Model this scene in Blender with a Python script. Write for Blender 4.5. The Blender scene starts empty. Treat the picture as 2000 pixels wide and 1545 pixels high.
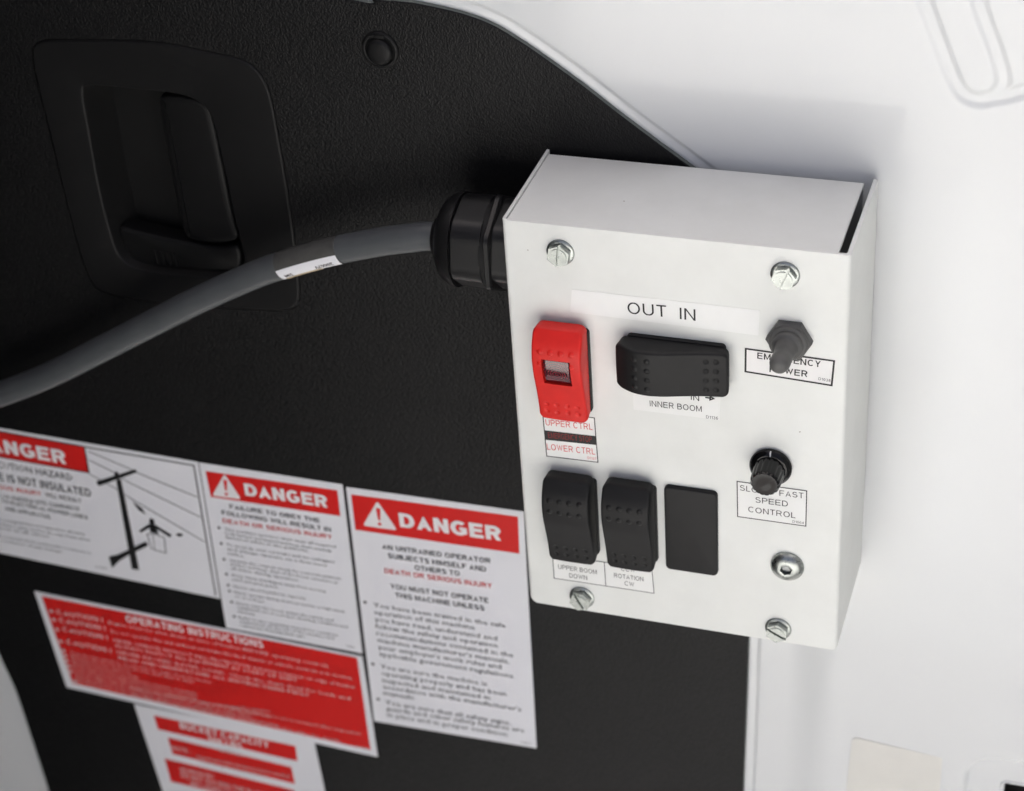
import bpy, bmesh, math, random
import numpy as np
from mathutils import Vector, Matrix
random.seed(4)
R_ = math.radians
scene = bpy.context.scene
col = scene.collection

# ------------------------------------------------------------------ camera
# world: X right along the door, Z up, -Y out of the door towards the viewer; origin = top left corner of the box front
CR = [(0.9498979253, -0.0625571176, -0.3062360829),      # camera right  in (x, z, -y)
      (0.1227498479, -0.8263853025, 0.5495632872),       # camera down
      (-0.2874480932, -0.5596194589, -0.7773028077)]     # camera forward
CC = (0.27792744, 0.44605526, 0.75486683)
def w3(v): return Vector((v[0], -v[2], v[1]))
right, down, fwd = (w3(v) for v in CR)
cam = bpy.data.cameras.new('camera'); cam_o = bpy.data.objects.new('camera', cam); col.objects.link(cam_o)
cam_o.matrix_world = Matrix.Translation(w3(CC)) @ Matrix((
    (right.x, -down.x, -fwd.x, 0), (right.y, -down.y, -fwd.y, 0), (right.z, -down.z, -fwd.z, 0), (0, 0, 0, 1)))
cam.sensor_width = 36; cam.lens = 70.6227; cam.clip_start = 0.02; cam.clip_end = 2000
cam.dof.use_dof = True; cam.dof.focus_distance = 0.925; cam.dof.aperture_fstop = 9.0
scene.camera = cam_o

# ------------------------------------------------------------------ daylight: van in the yard, door in its own shade, pale ground in the sun
SUN_EL, SUN_AZ = R_(58), R_(-8)        # behind the door, a little to the right
world = bpy.data.worlds.new('World'); scene.world = world; world.use_nodes = True
wn = world.node_tree.nodes; wl = world.node_tree.links
sky = wn.new('ShaderNodeTexSky'); sky.sky_type = 'NISHITA'; sky.sun_disc = False
sky.sun_elevation = SUN_EL; sky.sun_rotation = SUN_AZ
sky.air_density = 0.25; sky.dust_density = 10.0; sky.ozone_density = 0.0
bg = wn['Background']; bg.inputs['Strength'].default_value = 0.15
wl.new(sky.outputs['Color'], bg.inputs['Color'])
sun = bpy.data.lights.new('sun', 'SUN'); sun.energy = 2.4; sun.angle = R_(0.5); sun.color = (0.965, 1.0, 0.995)
sun_o = bpy.data.objects.new('sun', sun); col.objects.link(sun_o)
sd = Vector((math.sin(SUN_AZ)*math.cos(SUN_EL), math.cos(SUN_AZ)*math.cos(SUN_EL), math.sin(SUN_EL)))
sun_o.rotation_euler = sd.to_track_quat('Z', 'Y').to_euler()
scene.view_settings.view_transform = 'Standard'; scene.view_settings.look = 'None'
scene.view_settings.gamma = 1.0; scene.view_settings.exposure = 1.77

# ------------------------------------------------------------------ materials
def mat(name, color, rough=0.5, metal=0.0, spec=0.5, coat=0.0, bump=None, vary=None, rvary=None, extra=None):
    m = bpy.data.materials.new(name); m.use_nodes = True
    nt = m.node_tree; n = nt.nodes; l = nt.links; b = n['Principled BSDF']
    b.inputs['Base Color'].default_value = (*color, 1); b.inputs['Roughness'].default_value = rough
    b.inputs['Metallic'].default_value = metal; b.inputs['Specular IOR Level'].default_value = spec
    b.inputs['Coat Weight'].default_value = coat; b.inputs['Coat Roughness'].default_value = 0.05
    tc = n.new('ShaderNodeTexCoord')
    def noise(scale, detail=3, rough_=0.6, stretch=None):
        t = n.new('ShaderNodeTexNoise'); t.inputs['Scale'].default_value = scale
        t.inputs['Detail'].default_value = detail; t.inputs['Roughness'].default_value = rough_
        if stretch:
            mp = n.new('ShaderNodeMapping'); mp.inputs['Scale'].default_value = stretch[:3]; mp.inputs['Rotation'].default_value = stretch[3:]
            l.new(tc.outputs['Object'], mp.inputs['Vector']); l.new(mp.outputs['Vector'], t.inputs['Vector'])
        else: l.new(tc.outputs['Object'], t.inputs['Vector'])
        return t
    if vary:      # (scale, amount)
        t = noise(vary[0], 5); r = n.new('ShaderNodeMapRange'); r.inputs['To Min'].default_value = 1 - vary[1]; r.inputs['To Max'].default_value = 1 + vary[1]
        r.inputs['From Min'].default_value = .3; r.inputs['From Max'].default_value = .7
        l.new(t.outputs['Fac'], r.inputs['Value'])
        x = n.new('ShaderNodeVectorMath'); x.operation = 'SCALE'; x.inputs[0].default_value = color
        l.new(r.outputs['Result'], x.inputs['Scale']); l.new(x.outputs['Vector'], b.inputs['Base Color'])
    if rvary:
        t = noise(rvary[0], 4); r = n.new('ShaderNodeMapRange'); r.inputs['To Min'].default_value = rough - rvary[1]; r.inputs['To Max'].default_value = rough + rvary[1]
        r.inputs['From Min'].default_value = .3; r.inputs['From Max'].default_value = .7
        l.new(t.outputs['Fac'], r.inputs['Value']); l.new(r.outputs['Result'], b.inputs['Roughness'])
    if bump:      # (scale, strength, distance, stretch)
        t = noise(bump[0], 2, .5, bump[3] if len(bump) > 3 else None)
        bp = n.new('ShaderNodeBump'); bp.inputs['Strength'].default_value = bump[1]; bp.inputs['Distance'].default_value = bump[2]
        l.new(t.outputs['Fac'], bp.inputs['Height']); l.new(bp.outputs['Normal'], b.inputs['Normal'])
    if extra: extra(m, n, l, b, tc)
    return m

def grain(m, n, l, b, tc):      # leather grain of the moulded trim
    mp = n.new('ShaderNodeMapping'); mp.inputs['Scale'].default_value = (1.1, 1, .9); mp.inputs['Rotation'].default_value = (0, R_(35), 0)
    l.new(tc.outputs['Object'], mp.inputs['Vector'])
    v = n.new('ShaderNodeTexVoronoi'); v.inputs['Scale'].default_value = 1050; v.feature = 'SMOOTH_F1'; v.inputs['Smoothness'].default_value = .4
    nz = n.new('ShaderNodeTexNoise'); nz.inputs['Scale'].default_value = 500; nz.inputs['Detail'].default_value = 3
    l.new(mp.outputs['Vector'], v.inputs['Vector']); l.new(mp.outputs['Vector'], nz.inputs['Vector'])
    a = n.new('ShaderNodeMath'); a.operation = 'MULTIPLY_ADD'; a.inputs[1].default_value = .8
    l.new(nz.outputs['Fac'], a.inputs[0]); l.new(v.outputs['Distance'], a.inputs[2])
    bp = n.new('ShaderNodeBump'); bp.inputs['Strength'].default_value = 1.0; bp.inputs['Distance'].default_value = 0.00024; bp.invert = True
    l.new(a.outputs['Value'], bp.inputs['Height']); l.new(bp.outputs['Normal'], b.inputs['Normal'])
    r = n.new('ShaderNodeMapRange'); r.inputs['From Min'].default_value = .3; r.inputs['From Max'].default_value = 1.1
    r.inputs['To Min'].default_value = .34; r.inputs['To Max'].default_value = .52
    l.new(a.outputs['Value'], r.inputs['Value']); l.new(r.outputs['Result'], b.inputs['Roughness'])

def powder(m, n, l, b, tc):     # white powder coat: faint orange peel, handling grime, a few specks
    nz = n.new('ShaderNodeTexNoise'); nz.inputs['Scale'].default_value = 900; nz.inputs['Detail'].default_value = 2
    l.new(tc.outputs['Object'], nz.inputs['Vector'])
    bp = n.new('ShaderNodeBump'); bp.inputs['Strength'].default_value = .25; bp.inputs['Distance'].default_value = .0001
    l.new(nz.outputs['Fac'], bp.inputs['Height']); l.new(bp.outputs['Normal'], b.inputs['Normal'])
    g = n.new('ShaderNodeTexNoise'); g.inputs['Scale'].default_value = 22; g.inputs['Detail'].default_value = 6; g.inputs['Roughness'].default_value = .65
    l.new(tc.outputs['Object'], g.inputs['Vector'])
    r = n.new('ShaderNodeValToRGB'); r.color_ramp.elements[0].position = .30; r.color_ramp.elements[1].position = .62
    r.color_ramp.elements[0].color = (.70, .712, .68, 1); r.color_ramp.elements[1].color = (.748, .762, .732, 1)
    l.new(g.outputs['Fac'], r.inputs['Fac'])
    v = n.new('ShaderNodeTexVoronoi'); v.inputs['Scale'].default_value = 38; v.inputs['Randomness'].default_value = 1
    ws = n.new('ShaderNodeTexNoise'); ws.inputs['Scale'].default_value = 600
    l.new(tc.outputs['Object'], ws.inputs['Vector'])
    ad = n.new('ShaderNodeVectorMath'); ad.operation = 'MULTIPLY_ADD'; ad.inputs[1].default_value = (.0012,)*3
    l.new(ws.outputs['Color'], ad.inputs[0]); l.new(tc.outputs['Object'], ad.inputs[2]); l.new(ad.outputs['Vector'], v.inputs['Vector'])
    lt = n.new('ShaderNodeMath'); lt.operation = 'LESS_THAN'; lt.inputs[1].default_value = .014
    l.new(v.outputs['Distance'], lt.inputs[0])
    mx = n.new('ShaderNodeMix'); mx.data_type = 'RGBA'; mx.inputs['B'].default_value = (.30, .27, .22, 1)
    l.new(lt.outputs['Value'], mx.inputs['Factor']); l.new(r.outputs['Color'], mx.inputs['A']); l.new(mx.outputs['Result'], b.inputs['Base Color'])

def rings(m, n, l, b, tc):      # prismatic rings behind the red indicator lens
    wv = n.new('ShaderNodeTexWave'); wv.wave_type = 'RINGS'; wv.rings_direction = 'SPHERICAL'; wv.inputs['Scale'].default_value = 260
    wv.inputs['Distortion'].default_value = 1.2
    mp = n.new('ShaderNodeMapping'); mp.inputs['Location'].default_value = (0, 0, .001)
    l.new(tc.outputs['Object'], mp.inputs['Vector']); l.new(mp.outputs['Vector'], wv.inputs['Vector'])
    r = n.new('ShaderNodeValToRGB'); r.color_ramp.elements[0].color = (.03, .004, .008, 1); r.color_ramp.elements[1].color = (.14, .010, .018, 1)
    l.new(wv.outputs['Fac'], r.inputs['Fac']); l.new(r.outputs['Color'], b.inputs['Base Color'])

M = {
 'paint': mat('white_gloss_paint', (.70, .715, .715), .22, spec=.4, coat=.4, rvary=(14, .05), vary=(9, .012), bump=(420, .05, .0001)),
 'trim': mat('grained_black_trim', (.0044, .0044, .0046), .5, spec=.22, vary=(16, .2), extra=grain),
 'smooth': mat('smooth_black_plastic', (.0060, .0060, .0062), .5, spec=.2, bump=(2200, .12, .0001), vary=(40, .15)),
 'dark': mat('dark_cavity_plastic', (.005, .005, .005), .6, spec=.2, vary=(30, .2)),
 'powder': mat('white_powder_coat', (.74, .73, .71), .42, spec=.4, extra=powder),
 'rocker': mat('charcoal_rocker_plastic', (.0095, .0095, .0098), .50, spec=.23, bump=(2600, .25, .00012), vary=(120, .12)),
 'bezel': mat('black_bezel_plastic', (.004, .004, .004), .42, spec=.3, bump=(2600, .1, .0001)),
 'rubber': mat('grey_rubber', (.080, .080, .077), .5, spec=.4, bump=(1800, .2, .00012), vary=(160, .15)),
 'red': mat('red_rocker_plastic', (.60, .016, .012), .42, spec=.28, bump=(1500, .10, .0001), vary=(120, .06), rvary=(90, .06)),
 'lens': mat('red_lens', (.10, .006, .012), .14, spec=.6, coat=.7, extra=rings),
 'steel': mat('zinc_plated_steel', (.34, .36, .345), .32, metal=1.0, vary=(260, .16), rvary=(500, .09)),
 'slot': mat('screw_slot_steel', (.25, .26, .26), .35, metal=1.0, vary=(400, .2)),
 'gloss': mat('glossy_black_knob', (.003, .003, .0033), .07, spec=.3, coat=.0, rvary=(200, .04)),
 'gland': mat('black_nylon', (.007, .007, .0073), .38, spec=.34, bump=(900, .08, .0001), vary=(80, .15)),
 'seal': mat('black_seal', (.006, .006, .006), .6, spec=.25),
 'cable': mat('grey_cable_jacket', (.072, .078, .082), .45, spec=.35, bump=(1200, .15, .0001, (1, 1, 1, 0, 0, 0)), vary=(60, .08)),
 'tape': mat('clear_tape_sleeve', (.080, .080, .075), .22, spec=.5, vary=(150, .12), coat=.3),
 'white': mat('white_vinyl', (.74, .745, .775), .32, spec=.35, vary=(20, .015)),
 'cream': mat('cream_sticker', (.70, .69, .645), .35, spec=.35, vary=(60, .02)),
 'label': mat('white_label', (.785, .792, .772), .33, spec=.4, vary=(90, .015)),
 'labelw': mat('pinkish_label', (.775, .768, .755), .33, spec=.4, vary=(90, .02)),
 'tan': mat('yellowed_tape_edge', (.42, .33, .20), .5, vary=(500, .3)),
 'ink': mat('black_ink', (.014, .014, .014), .4, spec=.3),
 'inkgrey': mat('small_black_ink', (.022, .022, .022), .45, spec=.3),
 'inkred': mat('red_ink', (.62, .035, .03), .4, spec=.3),
 'inkdimred': mat('dim_red_ink', (.24, .012, .016), .4, spec=.3),
 'signred': mat('sign_red', (.62, .016, .014), .32, spec=.35, vary=(25, .03)),
 'signwhite': mat('sign_white_ink', (.74, .73, .74), .35, spec=.3),
 'signpink': mat('small_white_ink', (.62, .52, .52), .4, spec=.3),
 'ground': mat('pale_concrete', (.535, .55, .54), .85, vary=(3, .1), bump=(60, .3, .003)),
 'edge': mat('painted_edge_light', (.10, .115, .105), .6, vary=(200, .25)),  # paler than the trim: light caught along its edge, put into the colour
 'panel': mat('grey_light_blocker', (.36, .37, .37), .6, vary=(6, .1)),  # for the added light blocker on the right
 'body': mat('dark_blocker_and_skin', (.016, .016, .017), .6, vary=(6, .2)),  # for the added left light blocker and the door's outer skin
}

# ------------------------------------------------------------------ object helpers
ORIG = {}
def origin(o): return ORIG.get(o.name, Vector((0, 0, 0))) if o else Vector((0, 0, 0))
def link(name, data, parent=None, at=None):
    o = bpy.data.objects.new(name, data); col.objects.link(o)
    a = Vector(at) if at is not None else origin(parent).copy()
    ORIG[o.name] = a
    o.location = a - origin(parent) if parent else a
    if parent: o.parent = parent
    return o
def mesh(name, V, F, m, parent=None, at=None, smooth=True, angle=35, tri=False):
    a = Vector(at) if at is not None else origin(parent)
    me = bpy.data.meshes.new(name)
    me.from_pydata([(v[0]-a.x, v[1]-a.y, v[2]-a.z) for v in V], [], F); me.validate(); me.update()
    bm = bmesh.new(); bm.from_mesh(me)
    bmesh.ops.remove_doubles(bm, verts=bm.verts, dist=1e-7)
    bmesh.ops.recalc_face_normals(bm, faces=bm.faces); bm.to_mesh(me); bm.free()
    me.materials.append(m)
    if smooth:
        me.shade_smooth(); me.set_sharp_from_angle(angle=R_(angle))
    return link(name, me, parent, a)
def thing(name, label, cat, at, group=None):
    o = link(name, None, None, at); o['label'] = label; o['category'] = cat
    if group: o['group'] = group
    return o
def struct(o): o['kind'] = 'structure'; return o

def P(px, py, y=0.0):            # photo pixel -> (x, z) on the plane at depth y
    a, b = (px-1000)/3923.4836, (py-772.5)/3923.4836
    d = [CR[0][i]*a + CR[1][i]*b + CR[2][i] for i in range(3)]
    s = (-y - CC[2]) / d[2]
    return (CC[0]+s*d[0], CC[1]+s*d[1])
WALL = 0.0713                     # depth of the trim face behind the box front
W, H = 0.160, 0.22699

def loft(loops, cap0=True, cap1=True, closed=True):
    V = [p for L in loops for p in L]; n = len(loops[0]); F = []
    for k in range(len(loops)-1):
        for i in range(n if closed else n-1):
            j = (i+1) % n; F.append((k*n+i, k*n+j, (k+1)*n+j, (k+1)*n+i))
    if cap0: F.append(tuple(range(n))[::-1])
    if cap1: F.append(tuple((len(loops)-1)*n+i for i in range(n)))
    return V, F
def join(*parts):
    V, F = [], []
    for v, f in parts:
        o = len(V); V += list(v); F += [tuple(i+o for i in q) for q in f]
    return V, F
def rrect(cx, cz, w, h, r, n=6, rot=0):
    r = max(min(r, w/2-1e-6, h/2-1e-6), 1e-5); P_ = []
    for (sx, sz, a0) in ((1, 1, 0), (-1, 1, 90), (-1, -1, 180), (1, -1, 270)):
        for k in range(n+1):
            a = R_(a0+90*k/n); P_.append((sx*(w/2-r)+r*math.cos(a), sz*(h/2-r)+r*math.sin(a)))
    c, s = math.cos(rot), math.sin(rot)
    return [(cx+x*c-z*s, cz+x*s+z*c) for x, z in P_]
def circ(cx, cz, r, n=40, ph=0): return [(cx+r*math.cos(2*math.pi*i/n+ph), cz+r*math.sin(2*math.pi*i/n+ph)) for i in range(n)]
def offset(L, d):                 # inset (d>0) of a ccw closed loop
    n = len(L); out = []
    for i in range(n):
        p, q, s = L[i-1], L[i], L[(i+1) % n]
        a = Vector((s[0]-p[0], s[1]-p[1]))
        if a.length < 1e-12: out.append(q); continue
        a.normalize(); out.append((q[0]-a.y*d, q[1]+a.x*d))
    return out
def at_y(L, y): return [(p[0], y, p[1]) for p in L]
def slab(L, y_front, y_back, bev=0.0005, steps=4, back=True):    # loop -> slab with rounded front edge
    loops = [at_y(L, y_back)]
    for k in range(steps+1):
        a = math.pi/2*k/steps
        loops.append(at_y(offset(L, bev*(1-math.cos(a))), y_front+bev*(1-math.sin(a))))
    return loft(loops, back, True)
def spline(pts, per=8, closed=False):
    out = []; n = len(pts); rng = range(n if closed else n-1)
    for i in rng:
        g = (lambda k: pts[k % n]) if closed else (lambda k: pts[max(0, min(n-1, k))])
        p0, p1, p2, p3 = (Vector(g(i+k)) for k in (-1, 0, 1, 2))
        for s in range(per):
            t = s/per
            out.append(tuple(0.5*((2*p1)+(p2-p0)*t+(2*p0-5*p1+4*p2-p3)*t*t+(3*p1-p0-3*p2+p3)*t**3)))
    if not closed: out.append(tuple(pts[-1]))
    return out
def ccw(L):
    a = sum(L[i-1][0]*L[i][1]-L[i][0]*L[i-1][1] for i in range(len(L)))
    return L if a > 0 else L[::-1]
def fill_holes(outer, holes, y):  # flat face with holes
    bm = bmesh.new()
    for L in [outer]+holes:
        vs = [bm.verts.new((p[0], y, p[1])) for p in L]
        for i in range(len(vs)): bm.edges.new((vs[i-1], vs[i]))
    bmesh.ops.triangle_fill(bm, use_beauty=True, use_dissolve=False, edges=bm.edges[:])
    bm.verts.index_update(); V = [tuple(v.co) for v in bm.verts]; F = [tuple(v.index for v in f.verts) for f in bm.faces]; bm.free()
    return V, F

# lettering ---------------------------------------------------------
def glyphs(s, bold=0.0, res=3):
    c = bpy.data.curves.new('t', 'FONT'); c.body = s; c.size = 1; c.resolution_u = res; c.offset = bold; c.fill_mode = 'FRONT'
    o = bpy.data.objects.new('t', c); col.objects.link(o)
    me = bpy.data.meshes.new_from_object(o.evaluated_get(bpy.context.evaluated_depsgraph_get()))
    V = [(v.co.x, v.co.y) for v in me.vertices]; F = [tuple(p.vertices) for p in me.polygons]
    bpy.data.objects.remove(o); bpy.data.curves.remove(c); bpy.data.meshes.remove(me)
    return V, F

def _arc(cx, cy, rx, ry, a0, a1, n=9):
    return [(cx+rx*math.cos(R_(a0+(a1-a0)*i/n)), cy+ry*math.sin(R_(a0+(a1-a0)*i/n))) for i in range(n+1)]
def sans_glyph(ch, h):            # grotesque capitals: centre lines for a pen of half width h, cap height 1
    T, B, L = 1-h, h, h
    def o(w): return [(_arc(w/2, .5, w/2-h, .5-h+.012, 0, 360, 28)[:-1], True)], w
    g = {
     'A': lambda: ([([(h*.9, -.05), (.36, 1.03), (.72-h*.9, -.05)], False), ([(.17, .31), (.55, .31)], False)], .72),
     'B': lambda: ([([(.36, B), (L, B), (L, T), (.36, T)]+_arc(.36, (T+.53)/2, .24-h*.4, (T-.53)/2, 90, -90, 8)+[(2*h, .53)], False), ([(.36, .53)]+_arc(.39, (B+.53)/2, .28-h*.6, (.53-B)/2, 90, -90, 8)+[(.36, B)], False)], .68),
     'C': lambda: ([(_arc(.38, .5, .38-h, .512-h, 42, 318, 22), False)], .74),
     'D': lambda: ([([(L, B), (L, T), (.34, T)]+_arc(.34, .5, .38-h, .5-h, 90, -90, 14)+[(.34, B)], True)], .72),
     'E': lambda: ([([(.64, T), (L, T), (L, B), (.65, B)], False), ([(L, .52), (.60, .52)], False)], .66),
     'F': lambda: ([([(.62, T), (L, T), (L, 0)], False), ([(L, .50), (.54, .50)], False)], .62),
     'G': lambda: ([(_arc(.40, .5, .40-h, .512-h, 45, 325, 22), False), ([(.76-h, .12), (.76-h, .44+h)], False), ([(.42, .46), (.76-h, .46)], False)], .78),
     'H': lambda: ([([(L, 0), (L, 1)], False), ([(.70-h, 0), (.70-h, 1)], False), ([(L, .53), (.70-h, .53)], False)], .70),
     'I': lambda: ([([(h, 0), (h, 1)], False)], 2*h),
     'J': lambda: ([([(.46-h, 1), (.46-h, .26)]+_arc(.23, .25, .23-h, .262-h, 0, -180, 9)+[(h, .30)], False)], .46),
     'K': lambda: ([([(L, 0), (L, 1)], False), ([(.66-h, 1.02), (L, .40)], False), ([(.26, .58), (.70-h, -.02)], False)], .70),
     'L': lambda: ([([(L, 1), (L, B), (.54, B)], False)], .54),
     'M': lambda: ([([(L, 0), (L, 1)], False), ([(L, 1.04), (.40, 0), (.80-h, 1.04)], False), ([(.80-h, 0), (.80-h, 1)], False)], .80),
     'N': lambda: ([([(L, 0), (L, 1)], False), ([(L*1.1, 1.02), (.70-h*1.1, -.02)], False), ([(.70-h, 0), (.70-h, 1)], False)], .70),
     'O': lambda: o(.80), '0': lambda: o(.54),
     'P': lambda: ([([(L, 0), (L, T), (.38, T)]+_arc(.38, (T+.46)/2, .27-h*.5, (T-.46)/2, 90, -90, 9)+[(2*h, .46)], False)], .66),
     'R': lambda: ([([(L, 0), (L, T), (.38, T)]+_arc(.38, (T+.48)/2, .26-h*.4, (T-.48)/2, 90, -90, 9)+[(2*h, .48)], False), ([(.40, .47), (.70-h, -.03)], False)], .72),
     'S': lambda: ([(_arc(.33, .745-h*.3, .30-h, .262-h*.72, 20, 225, 12)+_arc(.335, .27+h*.25, .335-h, .282-h*.75, 62, -160, 14), False)], .67),
     'T': lambda: ([([(0, T), (.62, T)], False), ([(.31, 0), (.31, T)], False)], .62),
     'U': lambda: ([([(L, 1), (L, .36)]+_arc(.35, .36, .35-h, .372-h, 180, 360, 14)+[(.70-h, 1)], False)], .70),
     'V': lambda: ([([(h*.9, 1.05), (.34, -.03), (.68-h*.9, 1.05)], False)], .68),
     'W': lambda: ([([(h*.9, 1.05), (.27, -.03), (.48, 1.02), (.69, -.03), (.96-h*.9, 1.05)], False)], .96),
     'X': lambda: ([([(h, 0), (.66-h, 1)], False), ([(h, 1), (.66-h, 0)], False)], .66),
     'Y': lambda: ([([(h*.9, 1.04), (.33, .44), (.66-h*.9, 1.04)], False), ([(.33, 0), (.33, .46)], False)], .66),
     '1': lambda: ([([(.06, .76), (.28, .95), (.28, 0)], False)], .34),
     '2': lambda: ([(_arc(.27, .72, .26-h, .29-h, 165, -35, 12)+[(h, B), (.54, B)], False)], .54),
     '3': lambda: ([(_arc(.26, .745, .23-h*.6, .26-h, 160, -80, 10)+_arc(.26, .27, .27-h, .28-h, 80, -165, 12), False)], .54),
     '4': lambda: ([([(.56, .26), (h, .26), (.40, 1)], False), ([(.40, 0), (.40, 1)], False)], .56),
     '5': lambda: ([([(.50, T), (.13, T), (.09, .50)]+_arc(.26, .32, .27-h, .33-h, 130, -160, 14), False)], .54),
     '6': lambda: ([(_arc(.27, .32, .27-h, .33-h, 0, 360, 20)[:-1], True), (_arc(.36, .40, .36-h, .60-h, 75, 180, 10), False)], .54),
     '7': lambda: ([([(0, T), (.50, T), (.18, 0)], False)], .52),
     '8': lambda: ([(_arc(.27, .75, .22-h*.6, .25-h, 0, 360, 16)[:-1], True), (_arc(.27, .28, .27-h, .29-h, 0, 360, 18)[:-1], True)], .54),
     '!': lambda: ([([(h, .30), (h, 1)], False), ([(h, 0), (h, .16)], False)], 2*h),
     '.': lambda: ([([(h, 0), (h, .15)], False)], 2*h), ':': lambda: ([([(h, 0), (h, .15)], False), ([(h, .5), (h, .65)], False)], 2*h),
     ',': lambda: ([([(h, -.1), (h, .14)], False)], 2*h),
     '\u2192': lambda: ([([(0, .5), (.70, .5)], False), ([(.62, .78), (.62, .22), (1.05, .5)], True)], 1.05),
    }
    return g[ch]() if ch in g else None
def pen(pts, closed, h):
    n = len(pts); Lf, Rt = [], []
    for i in range(n):
        p = Vector(pts[i])
        a = (p-Vector(pts[i-1])) if (i or closed) else None; b = (Vector(pts[(i+1) % n])-p) if (i < n-1 or closed) else None
        if a is not None and a.length < 1e-6: a = None
        if b is not None and b.length < 1e-6: b = None
        if a is None and b is None: continue
        a = (a or b).normalized(); b = (b or a).normalized()
        na, nb = Vector((-a.y, a.x)), Vector((-b.y, b.x)); m = na+nb
        m = m/max(m.dot(na), .03) if m.length > 1e-6 else na
        Lf.append(p+m*h); Rt.append(p-m*h)
    k = len(Lf); V = [(v.x, max(-.12 if False else -.0, min(1.0, v.y))) for v in Lf+Rt]
    F = [(i, (i+1) % k, k+(i+1) % k, k+i) for i in range(k if closed else k-1)]
    return V, F
def sans(s, weight, lean=.17):
    x = 0; V, F, K = [], [], []; h = weight/2; z = 0; lean -= max(0, weight-.13)*.75
    for ch in s:
        if ch == ' ': x += .34; continue
        g = sans_glyph(ch, h)
        if g is None: return None
        strokes, w = g
        for pts, cl in strokes:
            v, f = pen(pts, cl, h); o = len(V)
            V += [(p[0]+x, p[1]) for p in v]; K += [z]*len(v); z = (z+1) % 4; F += [tuple(i+o for i in q) for q in f]
        x += w+lean
    return V, F, K
_h = glyphs('H'); CAP = max(v[1] for v in _h[0])
def line(s, a, b, cap, y, bold=0.0, res=2, px=True, lift=0.0, skew=None):
    """text whose baseline runs from a to b (photo pixels, or plane mm with px=False) on the plane at depth y"""
    g = sans(s, .115+bold*3.4)
    if g: V, F, K = g; capf = 1.0
    else:
        V, F = glyphs(s, 0, res); K = [0]*len(V); capf = CAP
    if not V: return [], []
    x0 = min(v[0] for v in V); x1 = max(v[0] for v in V)
    if px:
        A, B = P(*a, y), P(*b, y); T = P(a[0], a[1]-cap, y); capm = math.dist(A, T)*0.97
    else: A, B, capm = a, b, cap
    d = Vector((B[0]-A[0], B[1]-A[1])); L = d.length; d.normalize()
    n = Vector((-d.y, d.x))
    k = L/(x1-x0); q = capm/capf
    return [(A[0]+d.x*(v[0]-x0)*k+n.x*v[1]*q, y-lift-z*2e-5, A[1]+d.y*(v[0]-x0)*k+n.y*v[1]*q) for v, z in zip(V, K)], F
def stroke(pts, w, y, px=True, lift=0.0):   # flat printed polyline
    Q = [P(*p, y) for p in pts] if px else pts
    parts = []
    for i in range(len(Q)-1):
        a, b = Vector(Q[i]), Vector(Q[i+1]); d = (b-a).normalized(); n = Vector((-d.y, d.x))*w/2; e = d*w*.35
        parts.append(([(p.x, y-lift-i*2e-6, p.y) for p in (a-n-e, b-n+e, b+n+e, a+n-e)], [(0, 1, 2, 3)]))
    return join(*parts)
def poly(pts, y, px=True, lift=0.0):
    Q = [P(*p, y) for p in pts] if px else pts
    return [(q[0], y-lift, q[1]) for q in Q], [tuple(range(len(Q)))]

# ------------------------------------------------------------------ setting: ground, added light blockers, door sheet, trim
GZ = -1.25
g = mesh('ground', [(-400, -400, GZ), (400, -400, GZ), (400, 400, GZ), (-400, 400, GZ)], [(0, 1, 2, 3)], M['ground']); struct(g)
# dark stand-in for the van body, added out of view to shade the left
SB = ((-.478, .11), (-.478, .06), (-.19, -.56), (-.21, -.58), (-.30, -.57), (-.53, .05), (-.53, .11))
V, F = loft([[(x, y, z) for x, y in SB] for z in (-.95, .55)])
struct(mesh('left_light_blocker', V, F, M['body'], smooth=False))
# grey slab added right of the frame, unseen, to dim the box flank
V, F = loft([[(x, y, z) for x, y in ((.60, .07), (.62, -.52), (.66, -.55), (.70, -.50), (.70, .07))] for z in (-.95, .50)])
struct(mesh('right_light_blocker', V, F, M['panel'], smooth=False))

# visible edge of the trim (photo pixels on the wall plane)
edge_px = [(640, -12), (731, -1), (784, 3), (830, 10), (906, 28), (963, 50), (1012, 79), (1058, 110), (1134, 165), (1210, 224), (1286, 281), (1345, 324)]
edge = [P(*p, WALL) for p in edge_px]
edge += [P(1400, 366, WALL), P(1450, 415, WALL), P(1490, 500, WALL), P(1500, 640, WALL), P(1490, 850, WALL)]
edge += [P(x, y, WALL) for x, y in ((1466, 1180), (1462, 1255), (1457, 1400), (1451, 1560), (1448, 1680))]
left_px = [(140, 1760), (118, 1640), (94, 1545), (62, 1445), (30, 1350), (0, 1284), (-40, 1180)]
left = [P(*p, WALL) for p in left_px]
outer = spline([(-.30, .112)] + edge, 10)
bot = outer[-1]; lf = spline(left, 6)
outline = outer + [(bot[0]-.01, -.60), (lf[0][0]+.01, -.60)] + lf + [(-.455, -.20), (-.46, .05), (-.42, .10), (-.36, .115)]
outline = ccw(outline)

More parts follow.
